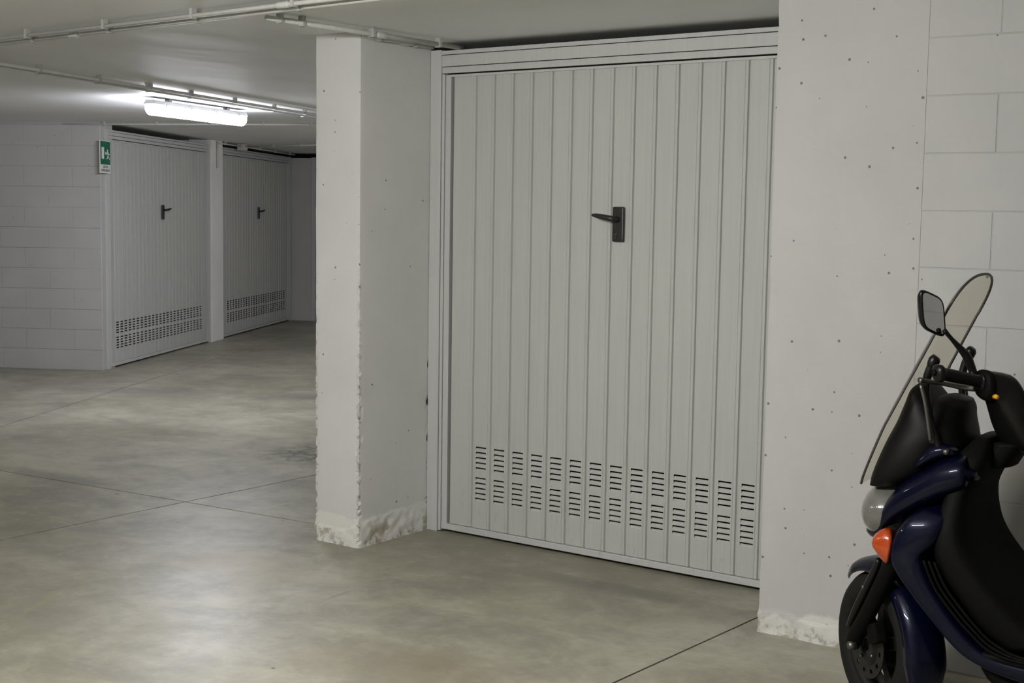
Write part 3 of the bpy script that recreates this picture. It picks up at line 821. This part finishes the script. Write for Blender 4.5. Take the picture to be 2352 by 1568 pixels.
loft('steering_neck', [(-.36, .94, -.47, .945, .09), (-.34, .90, -.44, .905, .085), (-.32, .86, -.42, .87, .08)], S['matte'])
for s in (1, -1):
    g = bar_loft('grip', [(s*.186, .0, 1.129, .019, .019), (s*.192, .0, 1.131, .024, .024), (s*.20, .0, 1.134, .018, .018), (s*.28, -.004, 1.149, .0195, .0195), (s*.325, -.008, 1.158, .020, .020), (s*.332, -.008, 1.159, .026, .026), (s*.345, -.009, 1.161, .024, .024), (s*.352, -.009, 1.162, .012, .012)], S['black'], k=3)
    obj('bar_end', tube_me('bar_end', [B(s*.352, -.009, 1.162), B(s*.357, -.009, 1.163)], .010, 10), S['matte'], g)
    hbx = bar_loft('switch_box', [(s*.155, 0, 1.112, .034, .038), (s*.165, 0, 1.118, .042, .046), (s*.182, 0, 1.124, .040, .042), (s*.188, 0, 1.126, .03, .03)], S['matte'], k=3)
    obj('lever', tube_me('lever', [B(s*.175, .045, 1.105), B(s*.20, .066, 1.106), B(s*.26, .074, 1.117), B(s*.32, .070, 1.126), B(s*.352, .066, 1.131)], [.010, .009, .0075, .0075, .009], 10, 5), S['steel'], sc)
    if s == 1:
        obj('switch_button', tube_me('switch_button', [B(.165, -.036, 1.092), B(.165, -.052, 1.091)], [.008, .006], 10), S['yellow'], hbx)
    # mirrors
    mr = obj('mirror_stem', tube_me('mirror_stem', [B(s*.205, .012, 1.145), B(s*.208, .016, 1.165), B(s*.222, .018, 1.195), B(s*.236, .019, 1.215), B(s*.278, .021, 1.255), B(s*.305, .022, 1.282)], [.014, .012, .0135, .012, .0065, .0075], 10, 5), S['black'], sc)
    ax = Vector(B(1, 0, 0))-Vector(B(0, 0, 0)); fwd = Vector(B(0, 1, 0))-Vector(B(0, 0, 0))
    ex = (ax*math.cos(R(18)) - fwd*math.sin(R(18))) if s == 1 else (ax*math.cos(R(18)) + fwd*math.sin(R(18)))
    nx_ = Vector((-ex.y, ex.x, 0)) ; nx_ = nx_ if nx_.dot(fwd) > 0 else -nx_
    cen = Vector(B(s*.345, .022, 1.332))
    def quad_round(k):
        out = []
        for i in range(32):
            t = 2*math.pi*i/32; c, q = math.cos(t), math.sin(t)
            u = math.copysign(abs(c)**.42, c); v = math.copysign(abs(q)**.42, q)
            out.append((u*.050*k + v*.010*k*s, v*.056*k + u*.016*k*s))
        return out
    vs, fs = [], []
    rings = [(1, -.004), (1.06, .000), (1.06, .008), (.9, .020), (.5, .028)]
    for kk, dp in rings:
        for (u, v) in quad_round(kk): vs.append(cen + ex*u + nx_*dp + Vector((0, 0, v)))
    for j in range(4):
        for i in range(32): fs.append((j*32+i, j*32+(i+1) % 32, (j+1)*32+(i+1) % 32, (j+1)*32+i))
    fs.append(tuple(range(4*32, 5*32)))
    for (u, v) in quad_round(.93): vs.append(cen + ex*u - nx_*.001 + Vector((0, 0, v)))
    for i in range(32): fs.append((i, (i+1) % 32, 160+(i+1) % 32, 160+i))
    me = mesh('mirror_shell', vs, fs, True); bm = bmesh.new(); bm.from_mesh(me); bmesh.ops.recalc_face_normals(bm, faces=bm.faces); bm.to_mesh(me); bm.free()
    sh = obj('mirror_shell', me, S['black'], mr)
    gv = [cen + ex*u - nx_*.002 + Vector((0, 0, v)) for (u, v) in quad_round(.94)]
    gv += [cen + ex*u + nx_*.002 + Vector((0, 0, v)) for (u, v) in quad_round(.94)]
    o = obj('mirror_glass', mesh('mirror_glass', gv, [tuple(range(32)), tuple(range(63, 31, -1))] + [((i+1) % 32, i, 32+i, 32+(i+1) % 32) for i in range(32)]), S['mirror'], mr)

# --- rear half (outside the picture)
loft('rear_body', [(-.93, .34, -.93, .62, .15), (-1.02, .36, -1.02, .70, .19), (-1.2, .44, -1.2, .73, .20), (-1.45, .52, -1.45, .75, .18), (-1.66, .62, -1.66, .76, .13), (-1.74, .68, -1.74, .74, .06)], S['paint'], e=3)
loft('seat', [(-.90, .66, -.90, .70, .10), (-.98, .67, -.98, .765, .15), (-1.15, .70, -1.15, .785, .16), (-1.32, .72, -1.32, .83, .15), (-1.52, .74, -1.52, .86, .13), (-1.62, .76, -1.62, .85, .09)], S['matte'], e=3)
rw = obj('rear_wheel', None or tube_me('rear_wheel', [(-1.28, -.03, .23), (-1.28, .03, .23)], .155, 32), S['alloy'], sc)
vs, fs = [], []; n = 48; m = len(tyre_prof)
for i in range(n):
    a = 2*math.pi*i/n
    for (r, y) in tyre_prof: vs.append((-1.28+(r-.01)*math.cos(a), y, .23+(r-.01)*math.sin(a)))
for i in range(n):
    for j in range(m): fs.append((i*m+j, i*m+(j+1) % m, ((i+1) % n)*m+(j+1) % m, ((i+1) % n)*m+j))
obj('rear_tyre', mesh('rear_tyre', vs, fs, True), S['rubber'], rw)
loft('engine', [(-.92, .22, -.92, .36, .10), (-1.05, .18, -1.05, .38, .14), (-1.3, .20, -1.3, .36, .13), (-1.4, .22, -1.4, .30, .08)], S['alloy'])
obj('exhaust', tube_me('exhaust', [(-1.0, -.14, .2), (-1.2, -.17, .22), (-1.3, -.18, .26), (-1.65, -.18, .34)], [.02, .03, .055, .05], 14, 4), S['steel'], sc)
box('tail_light', -1.765, -1.72, -.08, .08, .68, .73, S['red'], sc, .01)
for s in (1, -1):
    obj('stand_leg', tube_me('stand_leg', [(-.88, s*.08, .22), (-.93, s*.14, .10), (-.96, s*.17, .012)], .012, 8, 3), S['steel'], sc)
